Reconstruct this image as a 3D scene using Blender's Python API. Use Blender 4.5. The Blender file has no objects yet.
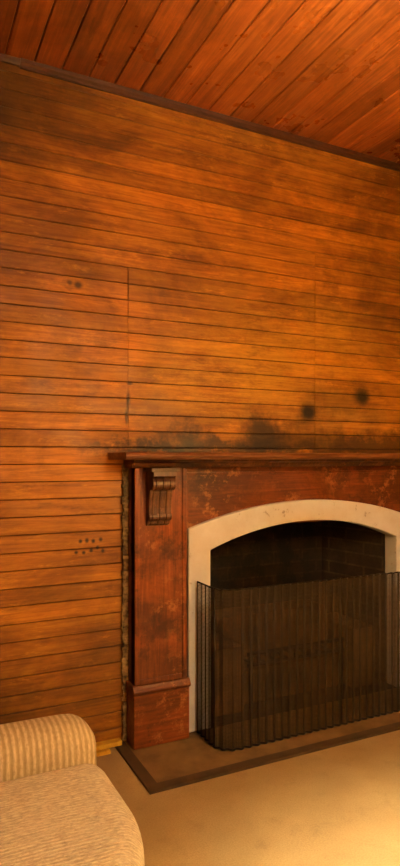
import bpy, bmesh, math, random
from mathutils import Vector
random.seed(7)
D=bpy.data; scn=bpy.context.scene
H=1.35; CZ=3.08
def lin(c):
    r=[]
    for v in c:
        v=v/255.0
        r.append(v/12.92 if v<=0.04045 else ((v+0.055)/1.055)**2.4)
    return (r[0],r[1],r[2],1.0)
# ---------------- material helpers
class NB:
    def __init__(s,name):
        s.m=D.materials.new(name); s.m.use_nodes=True
        s.t=s.m.node_tree; s.N=s.t.nodes; s.L=s.t.links
        s.b=s.N['Principled BSDF']; s.out=s.N['Material Output']
        tc=s.N.new('ShaderNodeTexCoord'); s.co=tc.outputs['Object']
    def setin(s,sock,v):
        if isinstance(v,bpy.types.NodeSocket): s.L.new(v,sock)
        else: sock.default_value=v
    def mapping(s,scale,vec=None):
        n=s.N.new('ShaderNodeMapping'); n.inputs['Scale'].default_value=scale
        s.L.new(vec or s.co,n.inputs['Vector']); return n.outputs[0]
    def noise(s,scale,vec=None,detail=4,rough=.55,dist=0,color=False):
        n=s.N.new('ShaderNodeTexNoise'); n.inputs['Scale'].default_value=scale
        n.inputs['Detail'].default_value=detail; n.inputs['Roughness'].default_value=rough
        n.inputs['Distortion'].default_value=dist
        s.L.new(vec or s.co,n.inputs['Vector']); return n.outputs['Color' if color else 'Fac']
    def ramp(s,fac,stops):
        n=s.N.new('ShaderNodeValToRGB'); e=n.color_ramp.elements
        e[0].position=stops[0][0]; e[0].color=stops[0][1]
        e[1].position=stops[-1][0]; e[1].color=stops[-1][1]
        for p,c in stops[1:-1]:
            k=e.new(p); k.color=c
        s.L.new(fac,n.inputs[0]); return n.outputs[0]
    def math(s,op,a,b=0.0,clamp=False):
        n=s.N.new('ShaderNodeMath'); n.operation=op; n.use_clamp=clamp
        s.setin(n.inputs[0],a); s.setin(n.inputs[1],b); return n.outputs[0]
    def vmath(s,op,a,b):
        n=s.N.new('ShaderNodeVectorMath'); n.operation=op
        s.setin(n.inputs[0],a); s.setin(n.inputs[1],b); return n
    def mrange(s,v,a,b,c,d):
        n=s.N.new('ShaderNodeMapRange'); n.interpolation_type='SMOOTHSTEP'
        s.setin(n.inputs[0],v)
        for i,q in enumerate((a,b,c,d)): n.inputs[1+i].default_value=q
        return n.outputs[0]
    def mix(s,f,a,b,mode='MIX'):
        n=s.N.new('ShaderNodeMix'); n.data_type='RGBA'; n.blend_type=mode
        s.setin(n.inputs[0],f); s.setin(n.inputs[6],a); s.setin(n.inputs[7],b)
        return n.outputs[2]
    def sep(s,v=None):
        n=s.N.new('ShaderNodeSeparateXYZ'); s.L.new(v or s.co,n.inputs[0]); return n.outputs
    def bump(s,h,strength=.2,dist=.01):
        n=s.N.new('ShaderNodeBump'); n.inputs['Strength'].default_value=strength
        n.inputs['Distance'].default_value=dist; s.L.new(h,n.inputs['Height'])
        s.L.new(n.outputs[0],s.b.inputs['Normal'])
    def base(s,c): s.setin(s.b.inputs['Base Color'],c)
    def rough(s,c): s.setin(s.b.inputs['Roughness'],c)
def wood(name,axis,dark,mid,light,spots=(),gold_patches=(),rough=.42,blotch=.45,scuff=0,tone=(.8,1.15),grain=1.3,bscale=1.7,wear=0):
    m=NB(name)
    at=m.N.new('ShaderNodeAttribute'); at.attribute_name='bv'
    a=m.sep(at.outputs['Vector'])
    off=m.vmath('SCALE',at.outputs['Vector'],(0,0,0)); off.inputs['Scale'].default_value=37.0
    co2=m.vmath('ADD',m.co,off.outputs[0]).outputs[0]
    ai='xyz'.index(axis)
    sc=[26,26,26]; sc[ai]=grain
    v=m.mapping(sc,co2)
    g=m.noise(1.6,v,detail=8,rough=.7,dist=1.1)
    c=m.ramp(g,[(.24,dark),(.5,mid),(.76,light)])
    f=m.mrange(a[0],0,1,tone[0],tone[1])
    n=m.N.new('ShaderNodeCombineColor'); 
    for i in range(3): m.L.new(f,n.inputs[i])
    c=m.mix(1.0,c,n.outputs[0],'MULTIPLY')
    bl=m.noise(bscale,m.mapping((.8,.8,1.25)),detail=8,rough=.7,dist=.4)
    k=m.mrange(bl,.36,.62,1.0-blotch,1.2)
    n=m.N.new('ShaderNodeCombineColor')
    m.L.new(k,n.inputs[0]); m.L.new(m.math('POWER',k,1.1),n.inputs[1]); m.L.new(m.math('POWER',k,1.3),n.inputs[2])
    c=m.mix(1.0,c,n.outputs[0],'MULTIPLY')
    if gold_patches:
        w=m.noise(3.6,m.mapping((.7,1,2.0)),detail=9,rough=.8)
        for (x,z,rx,rz,st,col) in gold_patches:
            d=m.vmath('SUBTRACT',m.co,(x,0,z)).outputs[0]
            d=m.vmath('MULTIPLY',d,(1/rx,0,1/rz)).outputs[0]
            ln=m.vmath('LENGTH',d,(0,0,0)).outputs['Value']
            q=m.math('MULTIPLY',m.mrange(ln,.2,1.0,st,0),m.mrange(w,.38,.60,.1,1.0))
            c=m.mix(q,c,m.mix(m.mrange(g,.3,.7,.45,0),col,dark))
    if wear:
        s4=[5,5,5]; s4[ai]=1.1
        u=m.noise(2.2,m.mapping(s4,co2),detail=9,rough=.8)
        c=m.mix(m.mrange(u,.53,.66,0,wear),c,tuple(dark[i]*.5 for i in range(3))+(1,))
        s5=[9,9,9]; s5[ai]=2.4
        u=m.noise(2.0,m.mapping(s5),detail=9,rough=.8)
        c=m.mix(m.mrange(u,.54,.66,0,wear*.9),c,tuple(min(1,light[i]*1.2) for i in range(3))+(1,))
    if spots:
        wn=m.noise(7,detail=6,rough=.7,color=True)
        wv=m.vmath('SUBTRACT',wn,(.5,.5,.5)).outputs[0]
        wa=m.vmath('MULTIPLY',wv,(.05,0,.05)).outputs[0]
        wb_=m.vmath('MULTIPLY',wv,(.42,0,.30)).outputs[0]
        cd=m.vmath('ADD',m.co,wa).outputs[0]
        cl=m.vmath('ADD',m.co,wb_).outputs[0]
        for (x,z,rx,rz,st) in spots:
            src=cl if rx>.075 else (cd if rx>.035 else m.co)
            d=m.vmath('SUBTRACT',src,(x,0,z)).outputs[0]
            d=m.vmath('MULTIPLY',d,(1/rx,0,1/rz)).outputs[0]
            ln=m.vmath('LENGTH',d,(0,0,0)).outputs['Value']
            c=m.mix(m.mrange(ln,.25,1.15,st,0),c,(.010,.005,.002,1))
    if scuff:
        s3=m.noise(4,detail=8,rough=.75)
        c=m.mix(m.mrange(s3,.50,.62,0,.7),c,lin((48,20,9)))
        s2=m.noise(14,detail=9,rough=.8)
        s6=m.noise(2.6,detail=3)
        q=m.math('MULTIPLY',m.mrange(s2,.52,.62,0,scuff),m.mrange(s6,.42,.6,.1,1))
        c=m.mix(q,c,lin((170,112,62)))
    m.base(c)
    m.rough(m.mrange(m.noise(6,detail=3),.3,.7,rough-.08,rough+.15))
    m.bump(g,.25,.004)
    return m.m
def plain(name,c1,c2,scale=8,rough=.8,bump=.2,metal=0,detail=6):
    m=NB(name); f=m.noise(scale,detail=detail,rough=.65)
    m.base(m.ramp(f,[(.3,c1),(.7,c2)])); m.rough(rough); m.b.inputs['Metallic'].default_value=metal
    if bump: m.bump(f,bump,.01)
    return m.m
# ---------------- mesh helpers
class MB:
    def __init__(s): s.v=[];s.f=[];s.mi=[];s.bv=[]
    def add(s,vs,fs,mi=0,bv=None):
        o=len(s.v); s.v+= [tuple(p) for p in vs]
        b=bv or (random.random(),random.random(),random.random())
        for f in fs:
            s.f.append([i+o for i in f]); s.mi.append(mi); s.bv.append(b)
    def box(s,x0,x1,y0,y1,z0,z1,mi=0,bv=None):
        vs=[(x0,y0,z0),(x1,y0,z0),(x1,y1,z0),(x0,y1,z0),(x0,y0,z1),(x1,y0,z1),(x1,y1,z1),(x0,y1,z1)]
        s.add(vs,[(0,3,2,1),(4,5,6,7),(0,1,5,4),(1,2,6,5),(2,3,7,6),(3,0,4,7)],mi,bv)
    def cbox(s,x0,x1,y0,y1,z0,z1,c,face,mi=0,bv=None):
        ax='xyz'.index(face[1]); lo=[x0,y0,z0]; hi=[x1,y1,z1]
        o=[i for i in range(3) if i!=ax]
        fr=lo[ax] if face[0]=='-' else hi[ax]; bk=hi[ax] if face[0]=='-' else lo[ax]
        sg=1 if face[0]=='-' else -1
        ca,cb=c if isinstance(c,tuple) else (c,c)
        rings=[]
        for (pos,ia,ib) in ((bk,0,0),(fr+sg*max(ca,cb),0,0),(fr,ca,cb)):
            r=[]
            for (a,b) in ((0,0),(1,0),(1,1),(0,1)):
                p=[0,0,0]; p[ax]=pos
                p[o[0]]=(hi[o[0]]-ia) if a else (lo[o[0]]+ia)
                p[o[1]]=(hi[o[1]]-ib) if b else (lo[o[1]]+ib)
                r.append(p)
            rings+=r
        fs=[]
        for k in (0,4):
            for i in range(4):
                j=(i+1)%4; fs.append((k+i,k+j,k+4+j,k+4+i))
        fs+=[(8,9,10,11),(3,2,1,0)]
        s.add(rings,fs,mi,bv)
    def prism(s,prof,x0,x1,mi=0,bv=None):
        n=len(prof)
        vs=[(x0,p[0],p[1]) for p in prof]+[(x1,p[0],p[1]) for p in prof]
        fs=[tuple(range(n)),tuple(range(2*n-1,n-1,-1))]+[(i,(i+1)%n,n+(i+1)%n,n+i) for i in range(n)]
        s.add(vs,fs,mi,bv)
    def tube(s,pts,r,n=6,mi=0):
        pts=[Vector(p) for p in pts]; vs=[];fs=[]
        for i,p in enumerate(pts):
            t=(pts[min(i+1,len(pts)-1)]-pts[max(i-1,0)]).normalized()
            u=t.cross(Vector((0,0,1)))
            if u.length<.05: u=t.cross(Vector((0,1,0)))
            u.normalize(); w=t.cross(u)
            for k in range(n):
                a=2*math.pi*k/n; vs.append(p+u*(r*math.cos(a))+w*(r*math.sin(a)))
        for i in range(len(pts)-1):
            for k in range(n):
                fs.append((i*n+k,i*n+(k+1)%n,(i+1)*n+(k+1)%n,(i+1)*n+k))
        fs.append(tuple(range(n))); fs.append(tuple(range((len(pts)-1)*n,len(pts)*n)))
        s.add(vs,fs,mi)
    def lathe(s,prof,cx,cy,n=32,mi=0):
        vs=[];fs=[]
        for (r,z) in prof:
            for k in range(n):
                a=2*math.pi*k/n; vs.append((cx+r*math.cos(a),cy+r*math.sin(a),z))
        for i in range(len(prof)-1):
            for k in range(n): fs.append((i*n+k,i*n+(k+1)%n,(i+1)*n+(k+1)%n,(i+1)*n+k))
        s.add(vs,fs,mi)
    def rbox(s,x0,x1,y0,y1,z0,z1,r,n=14,puff=0,mi=0,wob=0,warp=None):
        c=Vector(((x0+x1)/2,(y0+y1)/2,(z0+z1)/2)); h=Vector(((x1-x0)/2,(y1-y0)/2,(z1-z0)/2))
        core=Vector((h.x-r,h.y-r,h.z-r)); vs=[];fs=[];idx={}
        def mp(p):
            k=tuple(round(q,5) for q in p)
            if k in idx: return idx[k]
            q=Vector((p[0]*h.x,p[1]*h.y,p[2]*h.z))
            cl=Vector([max(-core[i],min(core[i],q[i])) for i in range(3)])
            d=q-cl
            if d.length>1e-9: d=d.normalized()*r
            q=cl+d
            if puff:
                w=(1-p[0]**2)*(1-p[1]**2)
                q.z+=math.copysign(puff,p[2])*w*abs(p[2])
                q.x+=math.copysign(puff*.5,p[0])*(1-p[1]**2)*(1-p[2]**2)*abs(p[0])
            if wob: q.z+=wob*math.sin(q.x*9+q.y*5)*math.cos(q.y*11-q.x*3)
            q=c+q
            if warp: q=warp(q)
            vs.append(q); idx[k]=len(vs)-1; return idx[k]
        def par(i): 
            t=-1+2*i/n; return math.copysign(1-(1-abs(t))**1.6,t)
        P=[par(i) for i in range(n+1)]
        for ax in range(3):
            for sg in (-1,1):
                for i in range(n):
                    for j in range(n):
                        q=[]
                        for (a,b) in ((i,j),(i+1,j),(i+1,j+1),(i,j+1)):
                            p=[0,0,0];p[ax]=sg;p[(ax+1)%3]=P[a];p[(ax+2)%3]=P[b]; q.append(mp(p))
                        if sg<0:q.reverse()
                        fs.append(tuple(q))
        s.add(vs,fs,mi)
    def obj(s,name,mats,parent=None,smooth=False,bevel=0,fix=True):
        me=D.meshes.new(name); me.from_pydata(s.v,[],s.f)
        for m in mats: me.materials.append(m)
        me.polygons.foreach_set('material_index',s.mi)
        at=me.attributes.new('bv','FLOAT_COLOR','FACE')
        at.data.foreach_set('color',[q for b in s.bv for q in (b[0],b[1],b[2],1)])
        if fix:
            bm=bmesh.new();bm.from_mesh(me);bmesh.ops.recalc_face_normals(bm,faces=bm.faces);bm.to_mesh(me);bm.free()
        if smooth: me.polygons.foreach_set('use_smooth',[True]*len(me.polygons))
        o=D.objects.new(name,me); scn.collection.objects.link(o)
        if bevel:
            b=o.modifiers.new('bev','BEVEL'); b.width=bevel; b.segments=2; b.limit_method='ANGLE'
        if parent: o.parent=parent
        return o
def empty(name):
    e=D.objects.new(name,None); scn.collection.objects.link(e); return e

# ---------------- materials
spots=[(2.01,1.59,.072,.066,.99),(2.386,1.695,.074,.062,.96),(2.2,1.66,.28,.11,.4),
 (.729,2.134,.028,.022,.88),(.69,2.14,.018,.016,.7),(.655,2.13,.09,.03,.35),
 (.97,1.62,.014,.06,.85),(.962,1.54,.012,.05,.8),(.978,1.70,.02,.012,.8),
 (1.26,1.44,.14,.11,.85),(1.72,1.47,.22,.15,.88),(1.5,1.385,.85,.065,.85),(1.05,1.385,.35,.05,.75),(2.5,1.40,.8,.11,.8),(1.95,1.46,.34,.12,.5),
 (.74,.965,.012,.013,.93),(.77,.967,.012,.015,.93),(.80,.963,.012,.013,.93),(.835,.968,.012,.013,.9),
 (.72,.915,.012,.011,.93),(.755,.912,.012,.011,.93),(.79,.92,.012,.013,.93),(.82,.932,.011,.011,.9),(.845,.915,.011,.013,.9),
 (.3,2.85,1.0,.35,.5),(.05,2.95,.8,.5,.5),(2.6,2.35,.5,.35,.3),(.9,2.2,.35,.12,.25),(.85,.35,.25,.3,.4),(.4,.25,.5,.25,.35)]  # wide ellipses by the ceiling paint the dim upper-left corner into the boards
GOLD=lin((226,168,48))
gold_patches=[(1.45,1.75,.65,.34,.9,GOLD),(1.9,1.95,.95,.45,.6,GOLD),  # soft radial ellipses of lighter gold mixed into the board tone
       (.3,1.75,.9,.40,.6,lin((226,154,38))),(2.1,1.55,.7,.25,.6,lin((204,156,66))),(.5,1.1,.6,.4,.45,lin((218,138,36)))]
WD,WM,WL=lin((122,68,13)),lin((186,116,25)),lin((218,152,44))
M_wall=wood('pine_wall_boards','x',WD,WM,WL,spots,gold_patches,rough=.5,blotch=.5,tone=(.74,1.14),wear=.52)
M_wall2=wood('pine_wall_boards_plain','x',WD,WM,WL,rough=.5)
M_wally=wood('pine_wall_boards_side','y',WD,WM,WL,rough=.5)
M_gap=plain('board_gap_shadow_wood',lin((38,16,5)),lin((52,24,9)),10,.9,0)
M_ceil=wood('ceiling_boards','y',lin((92,40,12)),lin((138,68,20)),lin((176,98,34)),rough=.34,blotch=.35,tone=(.72,1.15),wear=.25)
M_trim=wood('dark_trim_wood','x',lin((50,24,10)),lin((78,38,16)),lin((110,58,24)),rough=.45)
M_mant=wood('mahogany_worn','z',lin((76,35,12)),lin((120,57,18)),lin((158,86,34)),rough=.4,blotch=.5,scuff=.7,bscale=3)
M_mantx=wood('mahogany_worn_horizontal','x',lin((76,35,13)),lin((120,57,20)),lin((158,88,36)),rough=.4,blotch=.5,scuff=.8,bscale=3)
M_shelf=wood('mantel_shelf_wood','x',lin((72,38,17)),lin((114,66,30)),lin((158,102,54)),rough=.4,blotch=.4)
M_corb=wood('corbel_dark_wood','z',lin((48,24,10)),lin((78,42,18)),lin((118,74,38)),rough=.45,scuff=.4)
m=NB('worn_white_paint'); f=m.noise(5,detail=7,rough=.7); g=m.noise(22,detail=6,rough=.7)
c=m.ramp(f,[(.3,lin((236,226,208))),(.65,lin((250,246,236)))])
c=m.mix(m.mrange(g,.60,.72,0,.6),c,lin((150,120,84)))
m.base(c); m.rough(.6); m.bump(g,.2,.004); M_white=m.m
m=NB('sooty_firebrick'); z=m.sep(); cb=m.N.new('ShaderNodeCombineXYZ')
m.L.new(m.math('ADD',z[0],z[1]),cb.inputs[0]); m.L.new(z[2],cb.inputs[1])
b=m.N.new('ShaderNodeTexBrick'); m.L.new(cb.outputs[0],b.inputs['Vector'])
b.inputs['Scale'].default_value=1; b.inputs['Brick Width'].default_value=.22; b.inputs['Row Height'].default_value=.075
b.inputs['Mortar Size'].default_value=.006
b.inputs['Color1'].default_value=lin((80,56,34)); b.inputs['Color2'].default_value=lin((58,40,24)); b.inputs['Mortar'].default_value=lin((92,70,44))
n=m.noise(6,detail=9,rough=.8)
rt=m.mrange(z[0],2.3,2.6,0,.3)
c=m.mix(m.math('SUBTRACT',m.mrange(n,.38,.56,.6,.99),rt,True),b.outputs['Color'],lin((9,6,5)))
m.base(c); m.rough(.9); m.bump(b.outputs['Fac'],.3,.005); M_brick=m.m
M_hob=plain('dusty_firebrick_hob',lin((66,47,28)),lin((128,96,60)),9,.9,.4)
M_iron=plain('cast_iron_black',lin((16,13,11)),lin((40,30,24)),20,.6,.2,.6)
M_wire=plain('screen_wire_bronze',lin((36,26,15)),lin((72,53,30)),5,.55,0,.2)
M_rib=plain('screen_dark_rib',lin((24,17,11)),lin((44,32,20)),20,.5,0,.4)
M_hearth=plain('hearth_concrete',lin((92,70,40)),lin((134,104,62)),6,.85,.2)
M_hborder=plain('hearth_border_wood',lin((54,37,20)),lin((80,57,31)),9,.7,.1)
M_plaster=plain('exposed_lath_plaster',lin((30,18,8)),lin((216,176,106)),26,.9,.6,detail=3)
M_yellow=plain('yellow_painted_wood',lin((190,135,20)),lin((235,190,60)),18,.7,.2)
m=NB('beige_carpet'); f=m.noise(1.4,detail=5,rough=.6); g=m.noise(160,detail=3,rough=.7); h=m.noise(9,detail=5,rough=.7)
c=m.ramp(f,[(.3,lin((158,130,84))),(.7,lin((188,162,110)))])
c=m.mix(m.mrange(g,.3,.7,.0,.3),c,lin((112,90,54)))
c=m.mix(m.mrange(h,.52,.7,.0,.22),c,lin((120,95,56)))
m.base(c); m.rough(.95); m.bump(g,.5,.006); M_carpet=m.m
def fabric(name,axis,freq,dk,lt,st_amt):
    m=NB(name); z=m.sep(); i='xyz'.index(axis)
    nz=m.noise(9,detail=3); fl=m.noise(70,detail=5,rough=.8); sc=[45,45,45]; sc[i]=190
    w=m.math('SINE',m.math('ADD',m.math('MULTIPLY',z[i],freq),m.math('MULTIPLY',nz,3.0)))
    st=m.noise(1.0,m.mapping(sc),detail=4,rough=.75)
    c=m.mix(m.mrange(w,-1,1,0,1),lin(dk),lin(lt))
    c=m.mix(m.mrange(st,.4,.62,.0,st_amt),c,lin((156,130,88)))
    c=m.mix(m.mrange(fl,.48,.68,0,.35),c,lin((146,118,78)))
    m.base(c); m.rough(.95); m.bump(m.math('ADD',w,st),.3,.003); return m.m
M_fabA=fabric('ribbed_fabric_arm','x',330,(190,166,120),(228,208,166),.4)
M_fabS=fabric('woven_fabric_seat','y',520,(240,226,190),(250,240,210),.5)

# ---------------- ROOM
X0,X1,YB=-2.4,4.6,-4.6
P=.0775
wb=MB(); gap=.0034
HX0,HX1,HZ=1.24,2.72,1.03
nrow=int(CZ/P)+1
for k in range(nrow):
    z0=k*P+gap/2; z1=min((k+1)*P-gap/2,CZ-.001)
    if z1-z0<.01: continue
    cuts=[X0,X1]; zc=(z0+z1)/2
    if 1.3<zc<2.27: cuts.append(.969)
    if 1.3<zc<2.45: cuts.append(2.054)
    if zc<1.3: cuts+= [.94]
    if k%5==2: cuts.append(-.9+.3*random.random())
    if zc>2.45 and k%4==1: cuts.append(3.0+random.random())
    cuts=sorted(cuts); rb=random.random()
    for a,b in zip(cuts[:-1],cuts[1:]):
        segs=[(a,b)]
        bv=(min(1,max(0,rb+random.uniform(-.2,.2))),random.random(),random.random())
        if 2.12<zc<2.19 and b<1: bv=(1.0,.4,.6)
        if z0<HZ:
            segs=[]
            if a<HX0: segs.append((a,min(b,HX0)))
            if b>HX1: segs.append((max(a,HX1),b))
        for (p,q) in segs:
            if q-p>.01: 
                yo=random.uniform(-.001,.001)
                strong=2.1<zc<2.27 and (abs(p-.969)<.01 or abs(q-.969)<.01)
                e=.0018 if strong else .0004
                wb.cbox(p+e,q-e,yo,.018,z0,z1,(.0008,.0024),'-y',0,bv)
for (a,b,c,d) in ((X0,HX0,0,CZ),(HX1,X1,0,CZ),(HX0,HX1,HZ,CZ)):
    wb.box(a,b,.008,.06,c,d,1)
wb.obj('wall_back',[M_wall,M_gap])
def sidewall(name,axis,pos,a,b,inward):
    w=MB()
    for k in range(nrow):
        z0=k*P+gap/2; z1=min((k+1)*P-gap/2,CZ-.001)
        if z1-z0<.01: continue
        if axis=='x':
            if inward>0: w.cbox(pos-.018,pos,a,b,z0,z1,.002,'+x')
            else: w.cbox(pos,pos+.018,a,b,z0,z1,.002,'-x')
        else: w.cbox(a,b,pos-.018,pos,z0,z1,.002,'+y')
    if axis=='x':
        if inward>0: w.box(pos-.06,pos-.008,a,b,0,CZ,1)
        else: w.box(pos+.008,pos+.06,a,b,0,CZ,1)
    else: w.box(a,b,pos-.06,pos-.008,0,CZ,1)
    w.obj(name,[M_wally if axis=='x' else M_wall2,M_gap])
sidewall('wall_left','x',X0,YB,0,1)
sidewall('wall_right','x',X1,YB,0,-1)
sidewall('wall_front','y',YB,X0,X1,1)
c=MB(); pc=.122; x=X0; i=0
while x<X1:
    x1=min(x+pc,X1)
    c.cbox(x+.0015,x1-.0015,YB,0,CZ,CZ+.02,.004,'-z')
    x=x1; i+=1
c.box(X0,X1,YB,0,CZ+.010,CZ+.06,1)
c.obj('ceiling',[M_ceil,M_gap])
f=MB(); f.box(X0,X1,YB,.06,-.05,0); f.obj('floor',[M_carpet])
t=MB(); t.prism([(0,CZ),(0,CZ-.024),(-.010,CZ-.024),(-.018,CZ-.014),(-.022,CZ)],X0,.47)
t.obj('trim_1',[M_trim])
t=MB(); t.prism([(0,CZ),(0,CZ-.032),(-.010,CZ-.032),(-.012,CZ-.022),(-.024,CZ-.014),(-.028,CZ)],.47,X1)
t.obj('trim_2',[M_trim])

# ---------------- FIREPLACE
ZF=.0135
fp=empty('fireplace'); CX=1.979
PX0,PX1=.965,1.228; PF=-.105
def mir(a,b): return (2*CX-b,2*CX-a)
for side in (0,1):
    def R(a,b): return (a,b) if side==0 else mir(a,b)
    p=MB()
    a,b=R(PX0,PX1); p.box(a,b,PF+.006,-.003,.28,1.30)
    a,b=R(PX0,PX0+.024); p.box(a,b,PF,-.05,.30,1.30)
    a,b=R(PX1-.024,PX1); p.box(a,b,PF,-.05,.30,1.30)
    a,b=R(PX0+.024,PX1-.024); p.box(a,b,PF,-.05,.30,.325)
    p.obj('pilaster_%d'%(side+1),[M_mant],fp,bevel=.004)
    p=MB()
    a,b=R(PX0-.008,PX1+.008); p.box(a,b,PF-.010,-.003,ZF,.262)
    p.prism([(-.003,.258),(PF-.012,.258),(PF-.022,.268),(PF-.022,.278),(PF-.012,.288),(PF-.004,.30),(-.003,.30)],*R(PX0-.014,PX1+.012))
    p.obj('pilaster_base_%d'%(side+1),[M_mantx],fp,bevel=.004)
    p=MB(); prof=[]
    prof.append((PF+.01,1.285)); prof.append((PF-.085,1.285)); prof.append((PF-.090,1.262))
    for k in range(9):
        an=math.radians(60-k*22); prof.append((PF-.056-.030*math.cos(an),1.228+.030*math.sin(an)))
    for q in ((-.042,1.185),(-.033,1.15),(-.030,1.115)): prof.append((PF+q[0],q[1]))
    for k in range(7):
        an=math.radians(50-k*25); prof.append((PF-.018-.020*math.cos(an),1.075+.020*math.sin(an)))
    prof+=[(PF-.012,1.04),(PF+.01,1.03)]
    a,b=R(1.022,1.134); p.prism(prof,a,b)
    for q in (.014,.048,.082):
        a2=a+q; 
        p.prism([(y-.005 if y<PF else y,z) for (y,z) in prof[2:]]+[(PF,1.262)],a2,a2+.016)
    a,b=R(1.008,1.148); p.box(a,b,PF-.098,PF+.01,1.283,1.300)
    p.obj('corbel_%d'%(side+1),[M_corb],fp,bevel=.002)
    p=MB(); a,b=R(1.222,1.262); p.box(a,b,-.045,-.003,ZF,1.30)
    p.obj('stile_%d'%(side+1),[M_mant],fp)
p=MB(); p.box(1.226,2*CX-1.226,-.040,-.003,1.0,1.31); p.box(1.24,2*CX-1.24,-.050,-.03,1.262,1.275)
p.obj('frieze_board',[M_mantx],fp,bevel=.002)
p=MB(); p.prism([(-.003,1.337),(-.003,1.30),(PF-.012,1.30),(PF-.020,1.308),(PF-.03,1.322),(PF-.05,1.330),(PF-.055,1.337)],.945,2*CX-.945)
p.obj('bed_moulding',[M_corb],fp)
p=MB(); p.prism([(-.003,1.338),(-.235,1.338),(-.247,1.344),(-.252,1.355),(-.247,1.366),(-.235,1.371),(-.003,1.371)],.871,2*CX-.871)
p.obj('mantel_shelf',[M_shelf],fp,bevel=.002)
IX0,IX1=1.374,2*CX-1.374; OX0,OX1=1.255,2*CX-1.255
def arch(x0,x1,zs,rise,n=28):
    w=(x1-x0)/2; R_=(w*w+rise*rise)/(2*rise); cx=(x0+x1)/2; zc=zs+rise-R_
    return [(x0+(x1-x0)*i/n, zc+math.sqrt(R_*R_-(x0+(x1-x0)*i/n-cx)**2)) for i in range(n+1)]
inn=[(IX0,ZF)]+arch(IX0,IX1,.890,.120)+[(IX1,ZF)]
out=[(OX0,ZF)]+arch(OX0,OX1,1.0,.120)+[(OX1,ZF)]
p=MB(); n=len(inn); vs=[]
for y in (-.066,.03):
    vs+=[(x,y,z) for x,z in inn]+[(x,y,z) for x,z in out]
fs=[]
for i in range(n-1):
    fs+=[(i,i+1,n+i+1,n+i),(2*n+i,2*n+i+1,3*n+i+1,3*n+i),(i,i+1,2*n+i+1,2*n+i),(n+i,n+i+1,3*n+i+1,3*n+i)]
fs+=[(0,n,3*n,2*n),(n-1,2*n-1,4*n-1,3*n-1)]
p.add(vs,fs); p.obj('arch_surround',[M_white],fp,bevel=.005)
p=MB(); fx0,fx1=1.36,2*CX-1.36; YD=.52
p.add([(fx0,0,ZF),(fx0+.10,YD,ZF),(fx0+.10,YD,1.03),(fx0,0,1.03)],[(0,1,2,3)])
p.add([(fx1,.0,ZF),(fx1-.10,YD,ZF),(fx1-.10,YD,1.03),(fx1,.0,1.03)],[(0,1,2,3)])
p.add([(fx0+.10,YD,ZF),(fx1-.10,YD,ZF),(fx1-.10,YD,1.03),(fx0+.10,YD,1.03)],[(0,1,2,3)])
p.add([(fx0-.02,.0,1.03),(fx1+.02,.0,1.03),(fx1+.02,YD,1.03),(fx0-.02,YD,1.03)],[(0,1,2,3)])
p.add([(fx0-.02,-.066,ZF),(fx1+.02,-.066,ZF),(fx1+.02,YD,ZF),(fx0-.02,YD,ZF)],[(0,1,2,3)])
p.obj('firebox',[M_brick],fp)
p=MB()
p.rbox(1.45,1.62,.03,.40,ZF,.36,.012,6); p.rbox(2.34,2.51,.03,.40,ZF,.36,.012,6)
p.rbox(1.60,2.36,.30,.50,ZF,.44,.012,6); p.rbox(1.66,2.30,.10,.31,ZF,.20,.012,6)
p.obj('firebrick_hobs',[M_hob],fp)
p=MB()
for k in range(8):
    x=1.72+k*.075; p.tube([(x,.06,.30),(x,.06,.235),(x,.10,.225),(x,.26,.225)],.008)
p.tube([(1.66,.06,.30),(2.30,.06,.30)],.010); p.tube([(1.66,.06,.24),(2.30,.06,.24)],.010)
for x in (1.68,2.28): p.tube([(x,.06,.30),(x,.06,ZF)],.012)
p.obj('fire_grate',[M_iron],fp,smooth=True)
p=MB()
for k in range(70):
    z=.02+k*.0185
    x0=.936+random.uniform(-.004,.006)
    p.box(x0,.966,-.012-random.random()*.012,-.003,z,z+.0175)
p.obj('plaster_strip',[M_plaster],fp)

# hearth
h=MB(); hx0,hx1,hy=.897,2*CX-.897,-.467; HB=.05
h.box(hx0+HB,hx1-HB,hy+HB,-.003,.0005,.010,0)
h.box(hx0,hx1,hy,hy+HB,.0005,.0125,1); h.box(hx0,hx0+HB,hy+HB,-.003,.0005,.0125,1); h.box(hx1-HB,hx1,hy+HB,-.003,.0005,.0125,1)
h.obj('hearth',[M_hearth,M_hborder])
s=MB(); s.box(.80,.925,-.045,-.005,.0135,.035); s.box(.78,.86,-.075,-.05,.0005,.018); s.obj('wood_scrap',[M_yellow],bevel=.003)

# ---------------- FIRE SCREEN
sc_=empty('fire_screen'); SX0,SX1,SY0,SY1=1.298,2*CX-1.298,-.085,-.32; RR=.09
path=[]
def addarc(cx,cy,a0,a1,n=14):
    for i in range(n+1):
        a=math.radians(a0+(a1-a0)*i/n); path.append((cx+RR*math.cos(a),cy+RR*math.sin(a)))
path.append((SX0,SY0)); addarc(SX0+RR,SY1+RR,180,270); addarc(SX1-RR,SY1+RR,270,360); path.append((SX1,SY0))
cum=[0]
for a,b in zip(path[:-1],path[1:]): cum.append(cum[-1]+math.hypot(b[0]-a[0],b[1]-a[1]))
LEN=cum[-1]
def at(s):
    for i in range(len(path)-1):
        if s<=cum[i+1]+1e-9:
            L=cum[i+1]-cum[i]; t=(s-cum[i])/L if L else 0
            a,b=path[i],path[i+1]; dx,dy=(b[0]-a[0])/L,(b[1]-a[1])/L
            return (a[0]+(b[0]-a[0])*t,a[1]+(b[1]-a[1])*t,dy,-dx)
    return (*path[-1],1,0)
pl=.043; npl=round(LEN/pl); pl=LEN/npl
def pt(s,z,amp=.005):
    x,y,nx,ny=at(max(0,min(LEN,s))); o=amp*math.cos(2*math.pi*s/pl)
    return (x+nx*o,y+ny*o,z)
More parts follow.
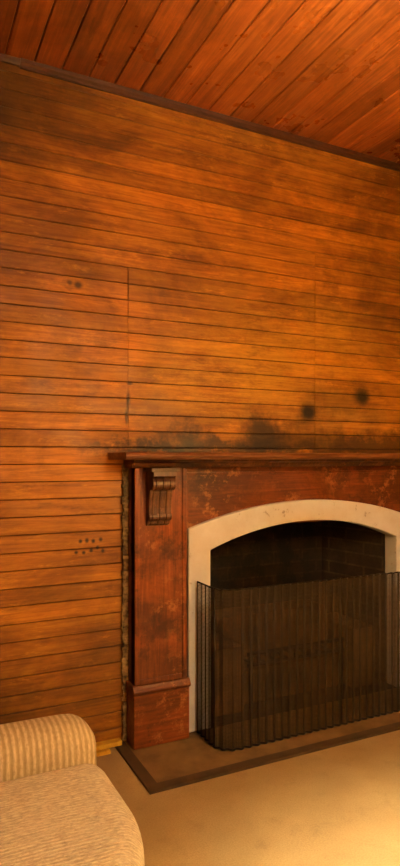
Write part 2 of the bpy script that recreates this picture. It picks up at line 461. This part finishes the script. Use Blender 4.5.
ZT=.742; ZB=.022
w=MB(); nv=int(LEN/.0056)
for i in range(nv+1):
    s=LEN*i/nv; a=pt(s,ZB); b=pt(s,ZT+.003*math.cos(2*math.pi*s/pl))
    w.tube([a,b],.0015,3)
ns=npl*8
z=ZB
while z<ZT:
    w.tube([pt(LEN*i/ns,z) for i in range(ns+1)],.00115,3); z+=.0062
w.obj('screen_mesh',[M_wire],sc_,fix=False)
w=MB()
for k in range(npl+1):
    s=min(LEN,pl*k); w.tube([pt(s,.016,.007),pt(s,ZT+.005,.007)],.0018,6)
for s in (.17,LEN/2,LEN-.17):   # panel posts
    w.tube([pt(s,.016,.004),pt(s,ZT+.006,.004)],.0038,8)
w.tube([pt(LEN*i/ns,ZT+.002+.003*math.cos(2*math.pi*LEN*i/ns/pl),.006) for i in range(ns+1)],.0038,6)
w.tube([pt(LEN*i/ns,.0185,.006) for i in range(ns+1)],.005,6)
w.obj('screen_ribs',[M_rib],sc_,smooth=True)

# ---------------- SOFA (faces +x, far arm near fireplace wall)
so=empty('sofa')
def Y(dp): return dp-2.75
p=MB(); p.rbox(-.42,.50,Y(.50),Y(2.05),.06,.285,.03,14); p.obj('base',[M_fabA],so,smooth=True)
def mkwarp(a,b):
    def wf(q):
        if q.x>0:
            dp=q.y+2.75
            t=max(0,(a+.33-dp)/.33); q.x-=.10*t*t*(q.x/.565)
        return q
    return wf
for i,(a,b) in enumerate(((1.265,1.86),(.68,1.26))):
    p=MB(); p.rbox(-.22,.566,Y(a),Y(b),.27,.424,.066,26,puff=.014,wob=.002,warp=mkwarp(a,b)); p.obj('seat_cushion_%d'%(i+1),[M_fabS],so,smooth=True)
for i,(a,b) in enumerate(((1.86,2.07),(.47,.68))):
    p=MB(); p.rbox(-.42,.570,Y(a),Y(b),.06,.505,.085,22,puff=.008); p.obj('arm_%d'%(i+1),[M_fabA],so,smooth=True)
p=MB(); p.rbox(-.46,-.22,Y(.50),Y(2.05),.06,.80,.09,20); p.obj('backrest',[M_fabA],so,smooth=True)
for i,(a,b) in enumerate(((1.27,1.85),(.69,1.25))):
    p=MB(); p.rbox(-.27,-.10,Y(a),Y(b),.40,.82,.07,16,puff=.01); p.obj('back_cushion_%d'%(i+1),[M_fabA],so,smooth=True)
p=MB()
for x in (-.38,.42):
    for y in (Y(.56),Y(1.99)): p.lathe([(0,0),(.022,0),(.03,.07),(0,.07)],x,y,12)
p.obj('feet',[M_trim],so)

# ---------------- FLOOR LAMP
la=empty('floor_lamp'); lx,ly=1.55,-1.90
m=NB('linen_lampshade'); m.base(lin((235,205,150))); m.rough(.8)
tr=m.N.new('ShaderNodeBsdfTranslucent'); tr.inputs[0].default_value=lin((225,190,130))
mx=m.N.new('ShaderNodeMixShader'); mx.inputs[0].default_value=.4
m.L.new(m.b.outputs[0],mx.inputs[1]); m.L.new(tr.outputs[0],mx.inputs[2]); m.L.new(mx.outputs[0],m.out.inputs[0]); M_shade=m.m
p=MB(); p.lathe([(0,0.001),(.15,0.001),(.15,.015),(.03,.03),(.012,.05),(.012,1.50),(0,1.50)],lx,ly); p.obj('stand',[M_iron],la,smooth=True)
p=MB(); p.lathe([(.165,1.36),(.125,1.75)],lx,ly,40); p.obj('shade',[M_shade],la,smooth=True)  # unseen shade, shaped to pool the bulb's light on carpet and ceiling
def plight(name,loc,e,col,r):
    l=D.lights.new(name,'POINT'); l.energy=e; l.color=col; l.shadow_soft_size=r
    o=D.objects.new(name,l); o.location=loc; scn.collection.objects.link(o); return o
o=plight('bulb',(lx,ly,1.62),330,(1,.83,.53),.055); o.parent=la
pe=empty('added_fill_lamp'); qx,qy=1.2,-3.5  # added unseen pendant, a fill for wall and sofa from behind the camera
p=MB(); p.lathe([(0,CZ-.001),(.06,CZ-.001),(.06,CZ-.02),(.008,CZ-.03),(.008,CZ-.45),(0,CZ-.45)],qx,qy,20); p.obj('rod',[M_iron],pe)
p=MB(); p.lathe([(.20,CZ-.62),(.16,CZ-.50),(.03,CZ-.44)],qx,qy,32); p.obj('shade',[M_shade],pe,smooth=True)
o=plight('bulb',(qx,qy,CZ-.60),112,(1,.87,.56),.09); o.parent=pe

w=D.worlds.new('World'); scn.world=w; w.use_nodes=True
w.node_tree.nodes['Background'].inputs[0].default_value=(.9,.7,.45,1); w.node_tree.nodes['Background'].inputs[1].default_value=.1
# ---------------- CAMERA
cam=D.cameras.new('camera'); co=D.objects.new('camera',cam); scn.collection.objects.link(co); scn.camera=co
cam.sensor_fit='AUTO'; cam.sensor_width=36; cam.lens=612/866*36; cam.shift_y=24/866; cam.clip_start=.02
co.location=(0,-2.75,H); co.rotation_euler=(math.radians(90),0,-math.atan(300/612))
scn.view_settings.view_transform='Standard'
